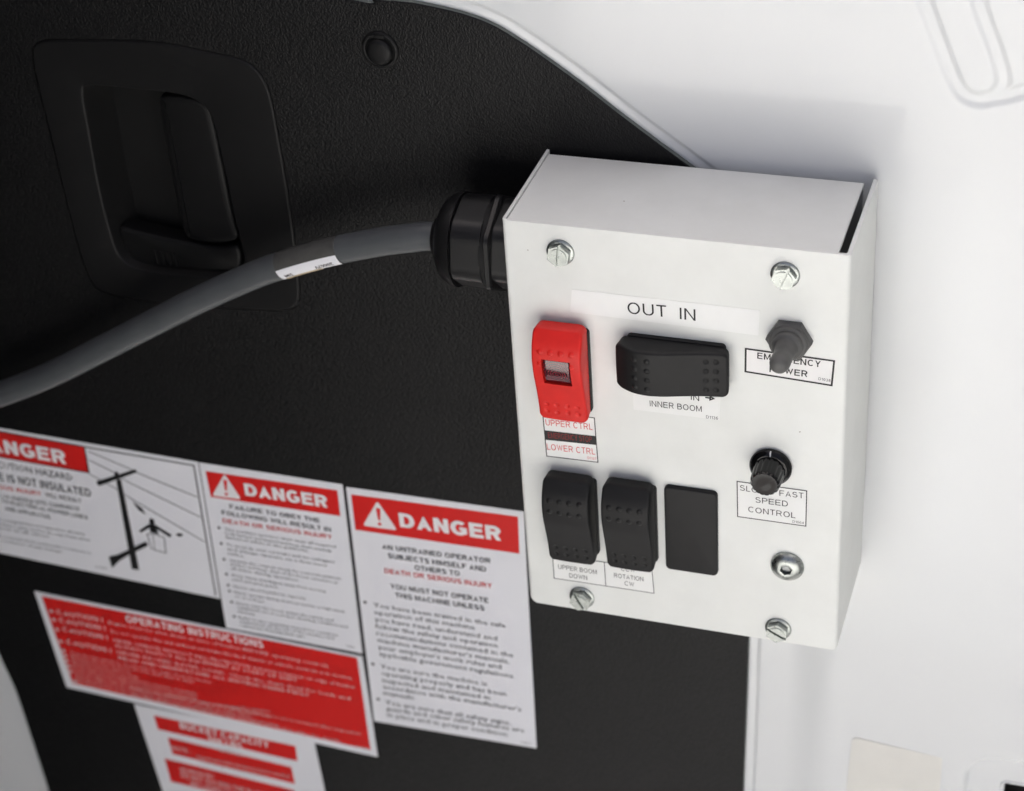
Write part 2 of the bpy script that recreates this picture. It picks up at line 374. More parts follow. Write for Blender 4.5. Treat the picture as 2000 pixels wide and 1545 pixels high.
hs_px = [(64, 110), (78, 82), (150, 78), (300, 82), (400, 100), (470, 116), (505, 140), (528, 185), (545, 270), (562, 370), (578, 490), (585, 565), (578, 596), (545, 606), (430, 600), (290, 588), (210, 572), (180, 550), (150, 470), (110, 310), (80, 190)]
surround = ccw(spline([P(*p, WALL) for p in hs_px], 6, True))
op_px = [(163, 182), (176, 167), (250, 172), (330, 181), (375, 192), (405, 214), (420, 250), (436, 320), (455, 410), (468, 465), (478, 520), (462, 540), (400, 541), (320, 533), (270, 524), (240, 505), (222, 470), (196, 370), (176, 260)]
opening = ccw(spline([P(*p, WALL) for p in op_px], 6, True))
clip_c = P(743, 97, WALL)
trim_hole = offset(surround, -.0004)
inner_outline = offset(outline, .0010)
parts = [fill_holes(inner_outline, [trim_hole], WALL)]
for k in range(3):
    a0, a1 = math.pi/6+math.pi/9*k, math.pi/6+math.pi/9*(k+1)
    lo = [at_y(offset(outline, .0010*(1-math.cos(a))), WALL+.0010*(1-math.sin(a))) for a in (a0, a1)]
    parts.append(loft(lo, False, False))
parts.append(loft([at_y(trim_hole, WALL), at_y(trim_hole, WALL+.003)], False, False))
trim = struct(mesh('trim_panel', *join(*parts), M['trim'], angle=50))
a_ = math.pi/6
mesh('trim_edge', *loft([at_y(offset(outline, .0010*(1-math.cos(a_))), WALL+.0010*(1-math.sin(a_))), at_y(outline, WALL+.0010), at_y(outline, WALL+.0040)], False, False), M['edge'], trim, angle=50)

# handle set in the trim
parts = [fill_holes(offset(surround, .0012), [offset(opening, -.0012)], WALL-.0006)]
parts.append(loft([at_y(offset(surround, .0012*(1-math.cos(a))), WALL-.0006+.0012*(1-math.sin(a))) for a in [math.pi/2*k/4 for k in range(5)]]+[at_y(surround, WALL+.003)], False, False))
parts.append(loft([at_y(offset(opening, -.0012*(1-math.sin(a))), WALL-.0006+.0012*(1-math.cos(a))) for a in [math.pi/2*k/4 for k in range(5)]], False, False))
handle = mesh('door_handle', *join(*parts), M['smooth'], trim, angle=50)
handle['label'] = 'smooth black recessed door handle surround'
oc_ = (sum(p[0] for p in opening)/len(opening), sum(p[1] for p in opening)/len(opening))
shrink = lambda k: [(oc_[0]+(p[0]-oc_[0])*k, oc_[1]+(p[1]-oc_[1])*k) for p in opening]
cav = [at_y(opening, WALL+.0006), at_y(shrink(.95), WALL+.008), at_y(shrink(.84), WALL+.019)]
V, F = loft(cav, False, False); k = len(V); m_ = len(opening); cc_ = (sum(p[0] for p in opening)/m_, sum(p[1] for p in opening)/m_)
V.append((cc_[0], WALL+.019, cc_[1])); F += [(2*m_+i, 2*m_+(i+1) % m_, k) for i in range(m_)]
mesh('handle_recess', V, F, M['dark'], handle)
lv = ccw(spline([P(*p, WALL) for p in ((303, 208), (315, 194), (350, 193), (385, 200), (404, 214), (414, 245), (432, 330), (452, 430), (460, 468), (430, 478), (375, 476), (352, 462), (336, 400), (316, 290))], 6, True))
lc = (sum(p[0] for p in lv)/len(lv), sum(p[1] for p in lv)/len(lv))
xl0, xl1 = min(p[0] for p in lv), max(p[0] for p in lv)
def lever_loop(d, yy): return [(p[0], WALL+yy+.003*max(0, (xl0+.022-p[0])/.022)**1.5, p[1]) for p in offset(lv, d)]
mesh('handle_lever', *loft([lever_loop(0, .010), lever_loop(0, .0035), lever_loop(.0005, .0022), lever_loop(.0012, .0018), lever_loop(.004, .0017)]), M['smooth'], handle, angle=60)
sl = ccw(spline([P(*p, WALL+.004) for p in ((232, 448), (262, 452), (330, 468), (420, 482), (462, 482), (470, 515), (455, 528), (390, 530), (310, 522), (272, 515), (250, 498))], 5, True))
lock = mesh('lock_slider', *slab(sl, WALL+.004, WALL+.016, .002), M['smooth'], handle)
for k in range(4):
    a, b = P(303+k*12, 488+k*1.5, WALL+.004), P(310+k*12, 514+k*1.5, WALL+.004)
    d = Vector((b[0]-a[0], b[1]-a[1])); n = Vector((-d.y, d.x)).normalized()*.0007
    mesh('ridge', *slab(ccw([(a[0]+n.x, a[1]+n.y), (a[0]-n.x, a[1]-n.y), (b[0]-n.x, b[1]-n.y), (b[0]+n.x, b[1]+n.y)]), WALL+.0030, WALL+.0045, .0004, 2), M['smooth'], lock)  if False else None
rid = []
for k in range(4):
    a, b = P(303+k*12, 488+k*1.5, WALL+.004), P(310+k*12, 514+k*1.5, WALL+.004)
    d = Vector((b[0]-a[0], b[1]-a[1])); n = Vector((-d.y, d.x)).normalized()*.0007
    rid.append(slab(ccw([(a[0]+n.x, a[1]+n.y), (a[0]-n.x, a[1]-n.y), (b[0]-n.x, b[1]-n.y), (b[0]+n.x, b[1]+n.y)]), WALL+.0028, WALL+.0045, .0004, 2))
mesh('grip_ridges', *join(*rid), M['smooth'], handle)

# push clip: flanged rivet with a raised head and a notch
cx, cz = clip_c
prof = [(.0096, .0005), (.0096, -.0006), (.0090, -.0013), (.0080, -.0015), (.0074, -.0012), (.0071, -.0004)]
clip = mesh('push_clip', *loft([at_y(circ(cx, cz, r, 48), WALL+y) for r, y in prof], False, True), M['smooth'], trim, angle=60)
prof = [(.0066, .0), (.0066, -.0020), (.0061, -.0028), (.0045, -.0033), (.002, -.0035)]
mesh('clip_head', *loft([at_y(circ(cx, cz-.0005, r, 40), WALL+y) for r, y in prof], False, True), M['smooth'], clip, angle=60)
mesh('clip_notch', *slab(rrect(cx+.0006, cz+.0074, .0055, .0022, .0004, 3), WALL-.0019, WALL, .0003, 2), M['dark'], clip)

# white pressed door sheet as one height field
DY = WALL + .0032
def axis(lo, a, b, hi, fine, coarse):
    return np.concatenate([np.arange(lo, a, coarse), np.arange(a, b, fine), np.arange(b, hi+coarse, coarse)])
xs = axis(-1.2, -.09, .262, 2.6, .00075, .03); zs = axis(-1.0, -.40, .105, .55, .00075, .03)
X, Z = np.meshgrid(xs, zs)
def sstep(t): t = np.clip(t, 0, 1); return t*t*(3-2*t)
def dist_poly(pts):
    D = np.full(X.shape, 1e9); S = np.zeros(X.shape)
    for (ax, az), (bx, bz) in zip(pts[:-1], pts[1:]):
        dx, dz = bx-ax, bz-az; L = dx*dx+dz*dz
        if L < 1e-14: continue
        t = np.clip(((X-ax)*dx+(Z-az)*dz)/L, 0, 1)
        d = np.hypot(X-ax-t*dx, Z-az-t*dz); s = np.sign((Z-az)*dx-(X-ax)*dz)
        k = d < D-1e-12; D = np.where(k, d, D); S = np.where(k, s, S)
    return D*np.where(S == 0, 1, S)
d = dist_poly(outer)              # positive on the white side
h = .0003*np.exp(-((d-.0012)/.0010)**2) - .0002*np.exp(-((d-.0048)/.0010)**2) + .0008*sstep((d-.0045)/.0022)
low = sstep((-.12-Z)/.10)
h += .0045*sstep((d-.022)/.028)*low
# U shaped stiffening groove, upper right
PW = lambda pts: [P(*p, DY) for p in pts]
g1 = spline(PW([(1780, -60), (1806, 0), (1832, 70), (1858, 140), (1880, 178), (1908, 193), (1938, 188), (1960, 160), (1950, 110), (1928, 50), (1908, -10), (1890, -60)]), 6)
g2 = spline(PW([(1925, 190), (1960, 186), (2000, 176), (2060, 158), (2140, 140)]), 6)
dg = np.minimum(np.abs(dist_poly(g1)), np.abs(dist_poly(g2)))
h -= .0012*(1-sstep((dg-.0012)/.0036))
# shallow pocket, lower right
pk = spline([P(*p, DY-.0065) for p in [(1870, 1660), (1879, 1600), (1884, 1540), (1893, 1503), (1920, 1486), (1960, 1486), (2010, 1493), (2100, 1508)]], 6)
dp = dist_poly(pk)
h -= .0020*sstep((-dp+.0015)/.0035) 
hole = (lambda x, z: False)
HX, HZ = P(1957, 1527, DY-.0052)
h += np.interp(X, [-1, 0, .16, .26, 1], [0, 0, 0, .0012, .004])        # very slight crown of the panel
V = np.stack([X, DY-h, Z], -1).reshape(-1, 3); nx, nz = len(xs), len(zs)
I = np.arange((nz-1)*(nx-1)); r_, c_ = I//(nx-1), I % (nx-1)
q0 = r_*nx+c_
cxm, czm = (xs[c_]+xs[c_+1])/2, (zs[r_]+zs[r_+1])/2
keep = ~((cxm > HX+.0012) & (cxm < HX+.035) & (czm < HZ-.0012) & (czm > HZ-.05))
inop = (cxm < P(470, 300, WALL)[0]+.015) & (cxm > P(150, 300, WALL)[0]-.03) & (czm > -.12) & (czm < .045)
Fq = np.stack([q0, q0+1, q0+nx+1, q0+nx], 1)[keep & ~inop]
me = bpy.data.meshes.new('van_door'); me.vertices.add(len(V)); me.vertices.foreach_set('co', V.ravel())
me.loops.add(len(Fq)*4); me.loops.foreach_set('vertex_index', Fq.ravel().astype(np.int32))
me.polygons.add(len(Fq)); me.polygons.foreach_set('loop_start', np.arange(0, len(Fq)*4, 4, dtype=np.int32))
me.update(calc_edges=True); me.validate(); me.shade_smooth(); me.materials.append(M['paint'])
door = struct(link('van_door', me))
# outer skin closes the back of the door
V, F = loft([[(x, .125, z) for x, z in ((-1.2, -1.0), (2.6, -1.0), (2.6, .56), (-1.2, .56))], [(x, .130, z) for x, z in ((-1.2, -1.0), (2.6, -1.0), (2.6, .56), (-1.2, .56))]])
mesh('outer_skin', V, F, M['body'], door, smooth=False)
# dark slot with a rim in the pocket
so = rrect(HX+.0175, HZ-.024, .035, .048, .003)
sy = DY-.0042
V1 = loft([at_y(offset(so, -.0008), sy+.004), at_y(offset(so, -.0008), sy-.0004), at_y(offset(so, -.0002), sy-.0010), at_y(offset(so, .0006), sy-.0008), at_y(offset(so, .0009), sy), at_y(offset(so, .0009), sy+.004)], False, False)
mesh('slot_rim', *V1, M['paint'], door)
mesh('slot_recess', *loft([at_y(offset(so, .0007), sy+.0002), at_y(offset(so, .0012), sy+.022)], False, True), M['dark'], door)

# ------------------------------------------------------------------ control box
box = thing('control_box', 'white metal switch box with red and black rockers, knob and toggle on the van door', 'control box', (0, 0, 0))
def sheet_profile(path, t, r, n=5, e=0.0):
    """open polyline -> outer and inner offset paths with rounded bends"""
    out, inn = [], []
    m = len(path)
    for i, p in enumerate(path):
        p = Vector(p)
        if i in (0, m-1):
            q = Vector(path[1] if i == 0 else path[-2]); d = (q-p).normalized() if i == 0 else (p-q).normalized()
            nn = Vector((d.y, -d.x)); out.append(p-nn*e); inn.append(p+nn*(-t+e) if False else p-nn*(t-e)); continue
        a = (p-Vector(path[i-1])).normalized(); b = (Vector(path[i+1])-p).normalized()
        na, nb = Vector((a.y, -a.x)), Vector((b.y, -b.x)); c = p-a*r-na*0+0*b
        c = p - a*r + b*r      # arc centre for a right-angle bend
        for k in range(n+1):
            ang = k/n; nd = (na*math.cos(ang*math.pi/2)+nb*math.sin(ang*math.pi/2))
            out.append(c+nd*(r-e)); inn.append(c+nd*max(r-t+e, .0001))
    return out, inn
def sheet(path, t, r, stations, place, e=.0004):
    """loft the bent sheet along stations; place(p2, s) -> xyz"""
    loops = []
    for k, s in enumerate(stations):
        ee = e if k in (0, len(stations)-1) else 0
        o, i_ = sheet_profile(path, t, r, 5, ee)
        loops.append([place(p, s) for p in o] + [place(p, s) for p in i_[::-1]])
    V, F = loft(loops, False, False)
    n = len(loops[0]); m = n//2
    for base in (0, (len(loops)-1)*n):
        for i in range(m-1): F.append((base+i, base+i+1, base+n-2-i, base+n-1-i))
    return V, F
# front cover: U bent about vertical edges; profile in (x, -y)
BD = .0705
path = [(0, -BD), (0, 0), (W, 0), (W, -BD)][::1]
# sheet_profile takes the outer side on the right hand of travel; travel so that outside is outwards
def cover_place(p, s):
    x, w_ = p.x, p.y
    b = s-(-H)                    # height above the bottom edge
    il = .0038-math.sqrt(max(0, .0038**2-(.0038-b)**2)) if b < .0038 else 0
    ir = .0022-math.sqrt(max(0, .0022**2-(.0022-b)**2)) if b < .0022 else 0
    tt = -s; it = .0010-math.sqrt(max(0, .001**2-(.001-tt)**2)) if tt < .001 else 0
    x = x+(il)*(1-x/W)**3-(ir+it*.8)*(x/W)**3
    return (x, -w_, s)
st = [0, -.0003, -.001, -.01] + [-H*.25, -H*.5, -H*.75] + [-H+.006, -H+.0038, -H+.0026, -H+.0016, -H+.0008, -H+.0003, -H]
path_u = [(W, -BD), (W, 0), (0, 0), (0, -BD)]
mesh('front_cover', *sheet(path_u, .0016, .0022, st, cover_place), M['powder'], box, angle=40)
# inner case: top, back and bottom
pc = [(.0020, -.010), (.0020, -.0009), (.0690, -.0009), (.0690, -H+.0012), (.0020, -H+.0012), (.0020, -H+.012)]
def case_place(p, s): return (s, p.x, p.y)
mesh('inner_case', *sheet(pc[::-1], .0015, .0021, [.0018, .0021, .05, .1, .1536, .1540], case_place), M['powder'], box, angle=40)

# rocker switches ----------------------------------------------------
RW, RL = .0242, .0530
def rocker_height(s):             # s from 0 (high end) to 1
    return np.interp(s, [0, .06, .14, .22, .32, .45, .60, .75, .88, 1.0], [.0085, .0108, .0132, .0144, .0148, .0138, .0116, .0096, .0084, .0078])
def rocker(cx, cz, rot, lens=False):
    nu, nv = 84, 176; hx, hs, r, re = RW/2, RL/2, .0034, .0014
    V, F = [], []
    c, s_ = math.cos(rot), math.sin(rot)
    ks = np.linspace(-1, 1, 61); Hs = rocker_height((1-ks)/2); sm = np.convolve(np.pad(Hs, 5, mode='edge'), np.hanning(11)/np.hanning(11).sum(), 'valid')
    def put(x, t, y): V.append((cx+x*c-t*s_, -y, cz+x*s_+t*c))
    dots = []
    for ti, row in enumerate((.195, .315)):
        for k in range(4):
            if lens and ti == 1 and k in (1, 2): continue
            dots.append(((k-1.5)*.0051, hs-row*RL, -1))
    for row in (.81, .895):
        for k in range(4): dots.append(((k-1.5)*.0051, hs-row*RL, 1))
    vs = [hs*math.sin(math.pi/2*(-1+2*j/nv))*.0+hs*(-1+2*j/nv) for j in range(nv+1)]
    rim = []
    for j, t in enumerate(vs):
        ex = abs(t)-(hs-r); wx = hx-(r-math.sqrt(max(r*r-ex*ex, 0))) if ex > 0 else hx
        wx *= 1-.035*((1-t/hs)/2)*0
        base = float(np.interp(t/hs, ks, sm))
        for i in range(nu+1):
            x = wx*(-1+2*i/nu)
            de = min(wx-abs(x), hs-abs(t)); drop = re-math.sqrt(max(re*re-(re-de)**2, 0)) if de < re else 0
            y = base-drop+.0005*(1-(x/hx)**2)
            for dx, dt, sg in dots:
                q = math.hypot(x-dx, t-dt)
                if q < .00145: y += (-.00045*min(1, (.00145-q)/.0009) if sg > 0 else .00050*min(1, (.00145-q)/.0007))
            if lens and abs(x) < .0067 and abs(t-(hs-.405*RL)) < .0072: y -= .0035
            put(x, t, y)
    n = nu+1
    for j in range(nv):
        for i in range(nu): F.append((j*n+i, j*n+i+1, (j+1)*n+i+1, (j+1)*n+i))
    ring = [i for i in range(n)] + [j*n+nu for j in range(1, nv+1)] + [nv*n+i for i in range(nu-1, -1, -1)] + [j*n for j in range(nv-1, 0, -1)]
    b0 = len(V); m = len(ring)
    for idx in ring:              # skirt, slightly drafted, bottom sits above the bezel
        x, y, z = V[idx]
        dx, dz = x-cx, z-cz; t = -dx*s_+dz*c; u = dx*c+dz*s_
        yb = .0016+.0012*max(0, abs(t)/hs-.6)
        k = .97
        V.append((cx+(u*.985)*c-(t*k)*s_, -yb, cz+(u*.985)*s_+(t*k)*c))
    for i in range(m): F.append((ring[i], ring[(i+1) % m], b0+(i+1) % m, b0+i))
    F.append(tuple(b0+i for i in range(m)))
    return V, F
def lens_mesh(cx, cz):
    zc = cz+RL/2-.405*RL; V, F = [], []; n = 24; a, b = .0066, .0071
    for j in range(n+1):
        for i in range(n+1):
            u, v = -1+2*i/n, -1+2*j/n; x, z = a*u, b*v
            ez = abs(z)-(b-.0016); x *= 1-(.0016-math.sqrt(max(0, .0016**2-ez*ez)))/a if ez > 0 else 1
            rr = .0010; e = min(a*(1-abs(u)), b-abs(z)); drop = rr-math.sqrt(max(0, rr*rr-(rr-e)**2)) if e < rr else 0
            V.append((cx+x, -(.0129+(z/b)*.0012+.0013*(1-v*v)-drop), zc+z))
    for j in range(n):
        for i in range(n): F.append((j*(n+1)+i, j*(n+1)+i+1, (j+1)*(n+1)+i+1, (j+1)*(n+1)+i))
    return V, F, (cx, -.0140, zc)
BW, BH = .0254, .0466
switches = [
 ('red', (.02695, -.0768), 0, 'red emergency stop rocker with a dark red lens'),
 ('black', (.0812, -.0658), 90, 'wide black rocker lying on its side above INNER BOOM'),
 ('black', (.02695, -.1637), 0, 'black rocker above the UPPER BOOM label'),
 ('black', (.0572, -.1628), 0, 'black rocker above the ROTATION label')]
rk_me = None
for kind, (cx, cz), rot, lab in switches:
    w_, h_ = (BW, BH) if rot == 0 else (BH, BW)
    bz = mesh('rocker_switch', *slab(rrect(cx, cz, w_, h_, .002, 5), -.0022, .0012, .0005), M['bezel'], box, (cx, 0, cz))
    bz['label'] = lab
    if kind == 'red':
        mesh('rocker', *rocker(cx, cz+.0005, 0, True), M['red'], bz, angle=40)
        v, f, a = lens_mesh(cx, cz+.0005); mesh('indicator_lens', v, f, M['lens'], bz, a)
    else:
        if rk_me is None:
            o = mesh('rocker', *rocker(cx, cz+.0005, 0), M['rocker'], bz, (cx, 0, cz), angle=40); rk_me = o.data; first = o
            if rot: o.rotation_euler = (0, -R_(rot), 0)
        else:
            o = link('rocker', rk_me, bz, (cx, 0, cz))
            if rot: o.rotation_euler = (0, -R_(rot), 0)
blank = mesh('blanking_plate', *slab(rrect(.0871, -.1634, .0262, .0512, .0024, 6), -.0026, .001, .0009), M['rocker'], box, (.0871, 0, -.1634))

# screws -------------------------------------------------------------
def hexpt(r, ph, n=6): return [(r*math.cos(ph+i*math.pi/3), r*math.sin(ph+i*math.pi/3)) for i in range(n)]
def clip_poly(L, nx_, nz_, d_):
    out = []
    for i in range(len(L)):
        a, b = L[i-1], L[i]; fa = a[0]*nx_+a[1]*nz_-d_; fb = b[0]*nx_+b[1]*nz_-d_
        if (fa >= 0) != (fb >= 0):
            t = fa/(fa-fb); out.append((a[0]+(b[0]-a[0])*t, a[1]+(b[1]-a[1])*t))
        if fb >= 0: out.append(b)
    return out
def head_outline(t, ph, AF=.0098):   # t 0 hexagon, 1 circle chamfer
    L = []
    for i in range(48):
        a = 2*math.pi*i/48+ph; k = (a-ph) % (math.pi/3)-math.pi/6
        rh = AF/2/math.cos(k); L.append(((min(rh, AF/2*1.02) if t else rh)*math.cos(a), (min(rh, AF/2*1.02) if t else rh)*math.sin(a)))
    return L
def screw(name, cx, cz, slot_deg, hex_deg, kind='hex'):
    sc = mesh(name, *loft([at_y(circ(cx, cz, r, 40), y) for r, y in ((.0066, .0), (.0066, -.0006), (.0062, -.0010), (.0050, -.0012))], False, True), M['steel'], box, (cx, 0, cz), angle=40)
    ph = R_(hex_deg); a = R_(slot_deg); n = (-math.sin(a), math.cos(a)); hw = .00062
    sh = lambda L: [(x+cx, z+cz) for x, z in L]
    base = loft([at_y(sh(head_outline(0, ph)), -.0010), at_y(sh(head_outline(0, ph)), -.0032)], False, True)
    parts = [base]
    for sg in (1, -1):
        A = clip_poly(head_outline(0, ph), n[0]*sg, n[1]*sg, hw); B = [(x*.99, z*.99) for x, z in A]
        A2 = clip_poly(head_outline(1, ph), n[0]*sg, n[1]*sg, hw)
        top = clip_poly([(x*.80, z*.80) for x, z in head_outline(1, ph)], n[0]*sg, n[1]*sg, hw)
        dish = clip_poly([(x*.74, z*.74) for x, z in head_outline(1, ph)], n[0]*sg, n[1]*sg, hw)
        parts.append(loft([at_y(sh(A), -.0032), at_y(sh(A), -.0046)], False, True))
        parts.append(loft([at_y(sh(top), -.0046), at_y(sh(top), -.0050)], False, True))
    V, F = join(*parts)
    # chamfer ring between the hexagon flats and the round face
    mesh('hex_head', V, F, M['steel'], sc, smooth=False)
    return sc
screw('hex_screw', .0276, -.0140, 84, 20)
screw('hex_screw', .1312, -.0132, 66, 8)
screw('hex_screw', .0287, -.2180, -62, 12)
screw('hex_screw', .1305, -.2182, -28, 25)
# button head bolt with a hex socket
cx, cz = .1345, -.1772
pr_ = [(.0082, 0), (.0083, -.0008), (.0080, -.0017), (.0071, -.0028), (.0058, -.0036), (.0044, -.0041)]
def hexring(r, ph, n=48): return [(cx+min(r/math.cos(((2*math.pi*i/n) % (math.pi/3))-math.pi/6)*.93, 9)*math.cos(2*math.pi*i/n+ph), cz+r/math.cos(((2*math.pi*i/n) % (math.pi/3))-math.pi/6)*.93*math.sin(2*math.pi*i/n+ph)) for i in range(n)]
loops = [at_y(circ(cx, cz, r, 48, .3), y) for r, y in pr_] + [at_y(circ(cx, cz, .0034, 48, .3), -.0043), at_y(hexring(.0028, .3), -.0041), at_y(hexring(.0027, .3), -.0016)]
bolt = mesh('button_head_bolt', *loft(loops, False, False), M['steel'], box, (cx, 0, cz), angle=45)
mesh('hex_socket', *loft([at_y(hexring(.0027, .3), -.0016), at_y(hexring(.0006, .3), -.0011)], False, True), M['slot'], bolt)

# toggle with rubber boot ---------------------------------------------
cx, cz = .1338, -.0462
hx_ = [(cx+x, cz+z) for x, z in hexpt(.0106, R_(0))]
nut = mesh('toggle_switch', *loft([at_y(hx_, 0), at_y(hx_, -.0032), at_y([(cx+(x-cx)*.93, cz+(z-cz)*.93) for x, z in hx_], -.0040)], False, True), M['rubber'], box, (cx, 0, cz), angle=25)
pr_ = [(.0088, -.0036), (.0088, -.0050), (.0082, -.0056), (.0072, -.0056), (.0071, -.0060), (.0072, -.0074), (.0067, -.0082), (.0055, -.0083), (.0050, -.0090), (.0047, -.0115), (.0044, -.0145), (.0043, -.0158), (.0046, -.0172), (.0047, -.0190), (.0046, -.0212), (.0040, -.0229), (.0028, -.0241), (.0008, -.0245)]
mesh('rubber_boot', *loft([at_y(circ(cx-.05*max(0, -y-.008)*.6, cz-.02*max(0, -y-.008), r, 40), y) for r, y in pr_], False, True), M['rubber'], nut, angle=60)

# speed knob ----------------------------------------------------------
cx, cz = .1260, -.1183
pr_ = [(.0101, -.0008), (.0102, -.0018), (.0099, -.0026), (.0084, -.0038), (.0078, -.0041)]
kn = mesh('speed_knob', *loft([at_y(circ(cx, cz, r, 56), y) for r, y in pr_], True, True), M['gloss'], box, (cx, 0, cz), angle=35)
def flute(r, depth, n=96, k=16): return [(cx+(r-depth*(.5+.5*math.cos(k*2*math.pi*i/n))**2)*math.cos(2*math.pi*i/n), cz+(r-depth*(.5+.5*math.cos(k*2*math.pi*i/n))**2)*math.sin(2*math.pi*i/n)) for i in range(n)]
lp = [at_y(flute(.0076, .0004), -.0040), at_y(flute(.0072, .0005), -.0135), at_y(flute(.0069, .0005), -.0148), at_y(flute(.0062, .0003), -.0157), at_y(circ(cx, cz, .0050, 96), -.0158), at_y(circ(cx, cz, .0020, 96), -.0156)]
mesh('knob_body', *loft(lp, False, True), M['gloss'], kn, angle=45)
mesh('index_mark', *slab(rrect(cx+.0002, cz+.0089, .0006, .0026, .0002, 2), -.0041, -.0028, .0001, 2), M['signwhite'], kn)
mesh('knob_bushing', *loft([at_y(circ(cx, cz, .0045, 24), 0), at_y(circ(cx, cz, .0045, 24), -.0015)], False, False), M['steel'], kn)

# labels on the box ----------------------------------------------------
def box_label(corners, m, lines, border=0.0, lab=None, inks=None):
    Q = [P(*p, 0) for p in corners]
    c = (sum(q[0] for q in Q)/4, 0, sum(q[1] for q in Q)/4)
    L = ccw(Q)
    # rounded, thin sticker
    t = .00018
    o = mesh('label', *slab(L, -t, .00002, .00006, 1, False), m, box, c, smooth=False)
    if lab: o['label'] = lab
    if border:
        B = offset_poly(L, border); V = at_y(L, -t-.00004)+at_y(B, -t-.00004); n = len(L)
        V = [(v[0]*.9995+c[0]*.0005, v[1], v[2]*.9995+c[2]*.0005) for v in V]
        mesh('border', V, [(i, (i+1) % n, n+(i+1) % n, n+i) for i in range(n)], M['ink'], o, smooth=False)
    by = {}
    for s, a, b, cap, ink, bold in lines: by.setdefault(ink, []).append(line(s, a, b, cap, 0, bold, 4, lift=t+.00012))
    for ink, ps in by.items(): mesh('lettering', *join(*ps), M[ink], o, smooth=False)
    return o
def offset_poly(L, d):            # true mitred inset for few-cornered polygons
    n = len(L); out = []
    for i in range(n):
        p, q, s = Vector(L[i-1]), Vector(L[i]), Vector(L[(i+1) % n])
        a, b = (q-p).normalized(), (s-q).normalized(); na, nb = Vector((-a.y, a.x)), Vector((-b.y, b.x))
        m_ = (na+nb); m_ /= max(1e-9, m_.dot(na)); out.append((q.x+m_.x*d, q.y+m_.y*d))
    return out
E_ = lambda x, y: (1400+x/5.944, 560+y/5.944)
A_ = lambda x, y: (1000+x/4.291, 560+y/4.291)
B_ = lambda x, y: (1000+x/4.444, 880+y/4.444)
K_ = lambda x, y: (1400+x/3.359, 840+y/3.359)
box_label([(1117, 565), (1484, 606), (1481, 655), (1114, 609)], M['label'],
          [('OUT', A_(972, 222), A_(1297, 252), 23, 'ink', 0), ('IN', A_(1408, 268), A_(1540, 283), 23, 'ink', 0)], lab='long clear label strip reading OUT IN')
box_label([E_(326, 706), E_(1376, 852), E_(1345, 1155), E_(322, 990)], M['labelw'],
          [('EMERGENCY', E_(470, 830), E_(1205, 932), 12.5, 'ink', .012), ('POWER', E_(612, 985), E_(1052, 1046), 12.5, 'ink', .012), ('D1038', E_(1180, 1078), E_(1320, 1102), 5.5, 'inkgrey', 0)], .0009, 'bordered label reading EMERGENCY POWER')
box_label([A_(1010, 860), A_(1742, 960), A_(1738, 1058), A_(1020, 1030)] if False else [A_(1012, 850), A_(1745, 930), A_(1738, 1116), A_(1020, 1028)], M['label'],
          [('INNER BOOM', A_(1157, 998), A_(1592, 1046), 11.5, 'inkgrey', 0), ('D1136', A_(1628, 1100), A_(1728, 1112), 6, 'inkgrey', 0), ('IN', A_(1500, 945), A_(1570, 955), 11, 'ink', 0), ('\u2192', A_(1620, 950), A_(1705, 962), 12, 'ink', .03)], lab='white label reading INNER BOOM')
lb = box_label([A_(252, 1030), A_(695, 1095), A_(726, 1474), A_(288, 1420)], M['label'],
          [('UPPER CTRL', A_(285, 1158), A_(678, 1198), 12, 'inkred', 0), ('LOWER CTRL', A_(296, 1362), A_(700, 1405), 12, 'inkred', 0), ('D1137', A_(634, 1440), A_(710, 1450), 5, 'inkred', 0)], .0005, 'label with red lettering for the emergency stop')
mesh('black_band', *poly([A_(272, 1200), A_(708, 1250), A_(714, 1325), A_(276, 1280)], 0, lift=.00026), M['ink'], lb, smooth=False)
mesh('lettering', *line('EMERGENCY STOP', A_(306, 1262), A_(672, 1300), 11, 0, .0, 4, lift=.00036), M['inkdimred'], lb, smooth=False)
lb = box_label([B_(350, 905), B_(1218, 1020), B_(1238, 1240), B_(364, 1108)], M['label'],
          [('UPPER BOOM', B_(404, 1022), B_(738, 1070), 8.5, 'inkgrey', 0), ('DOWN', B_(500, 1098), B_(655, 1120), 8.5, 'inkgrey', 0), ('UP', B_(525, 965), B_(600, 975), 8.5, 'inkgrey', 0),
           ('CCW', B_(950, 1040), B_(1070, 1054), 8.5, 'inkgrey', 0), ('ROTATION', B_(888, 1096), B_(1142, 1132), 8.5, 'inkgrey', 0), ('CW', B_(980, 1166), B_(1062, 1178), 8.5, 'inkgrey', 0)], .0004, 'double label reading UPPER BOOM and ROTATION')
mesh('divider', *stroke([B_(802, 966), B_(815, 1170)], .0004, 0, lift=.00026), M['ink'], lb, smooth=False)
box_label([K_(130, 332), K_(594, 395), K_(588, 632), K_(134, 568)], M['label'],
          [('SLOW', K_(153, 393), K_(325, 418), 11, 'inkgrey', 0), ('FAST', K_(412, 428), K_(570, 446), 11, 'inkgrey', 0), ('SPEED', K_(255, 472), K_(467, 500), 11, 'inkgrey', 0),
           ('CONTROL', K_(207, 534), K_(517, 576), 11, 'inkgrey', 0), ('D1064', K_(497, 604), K_(572, 614), 4.5, 'inkgrey', 0)], .0005, 'bordered label reading SLOW FAST SPEED CONTROL')

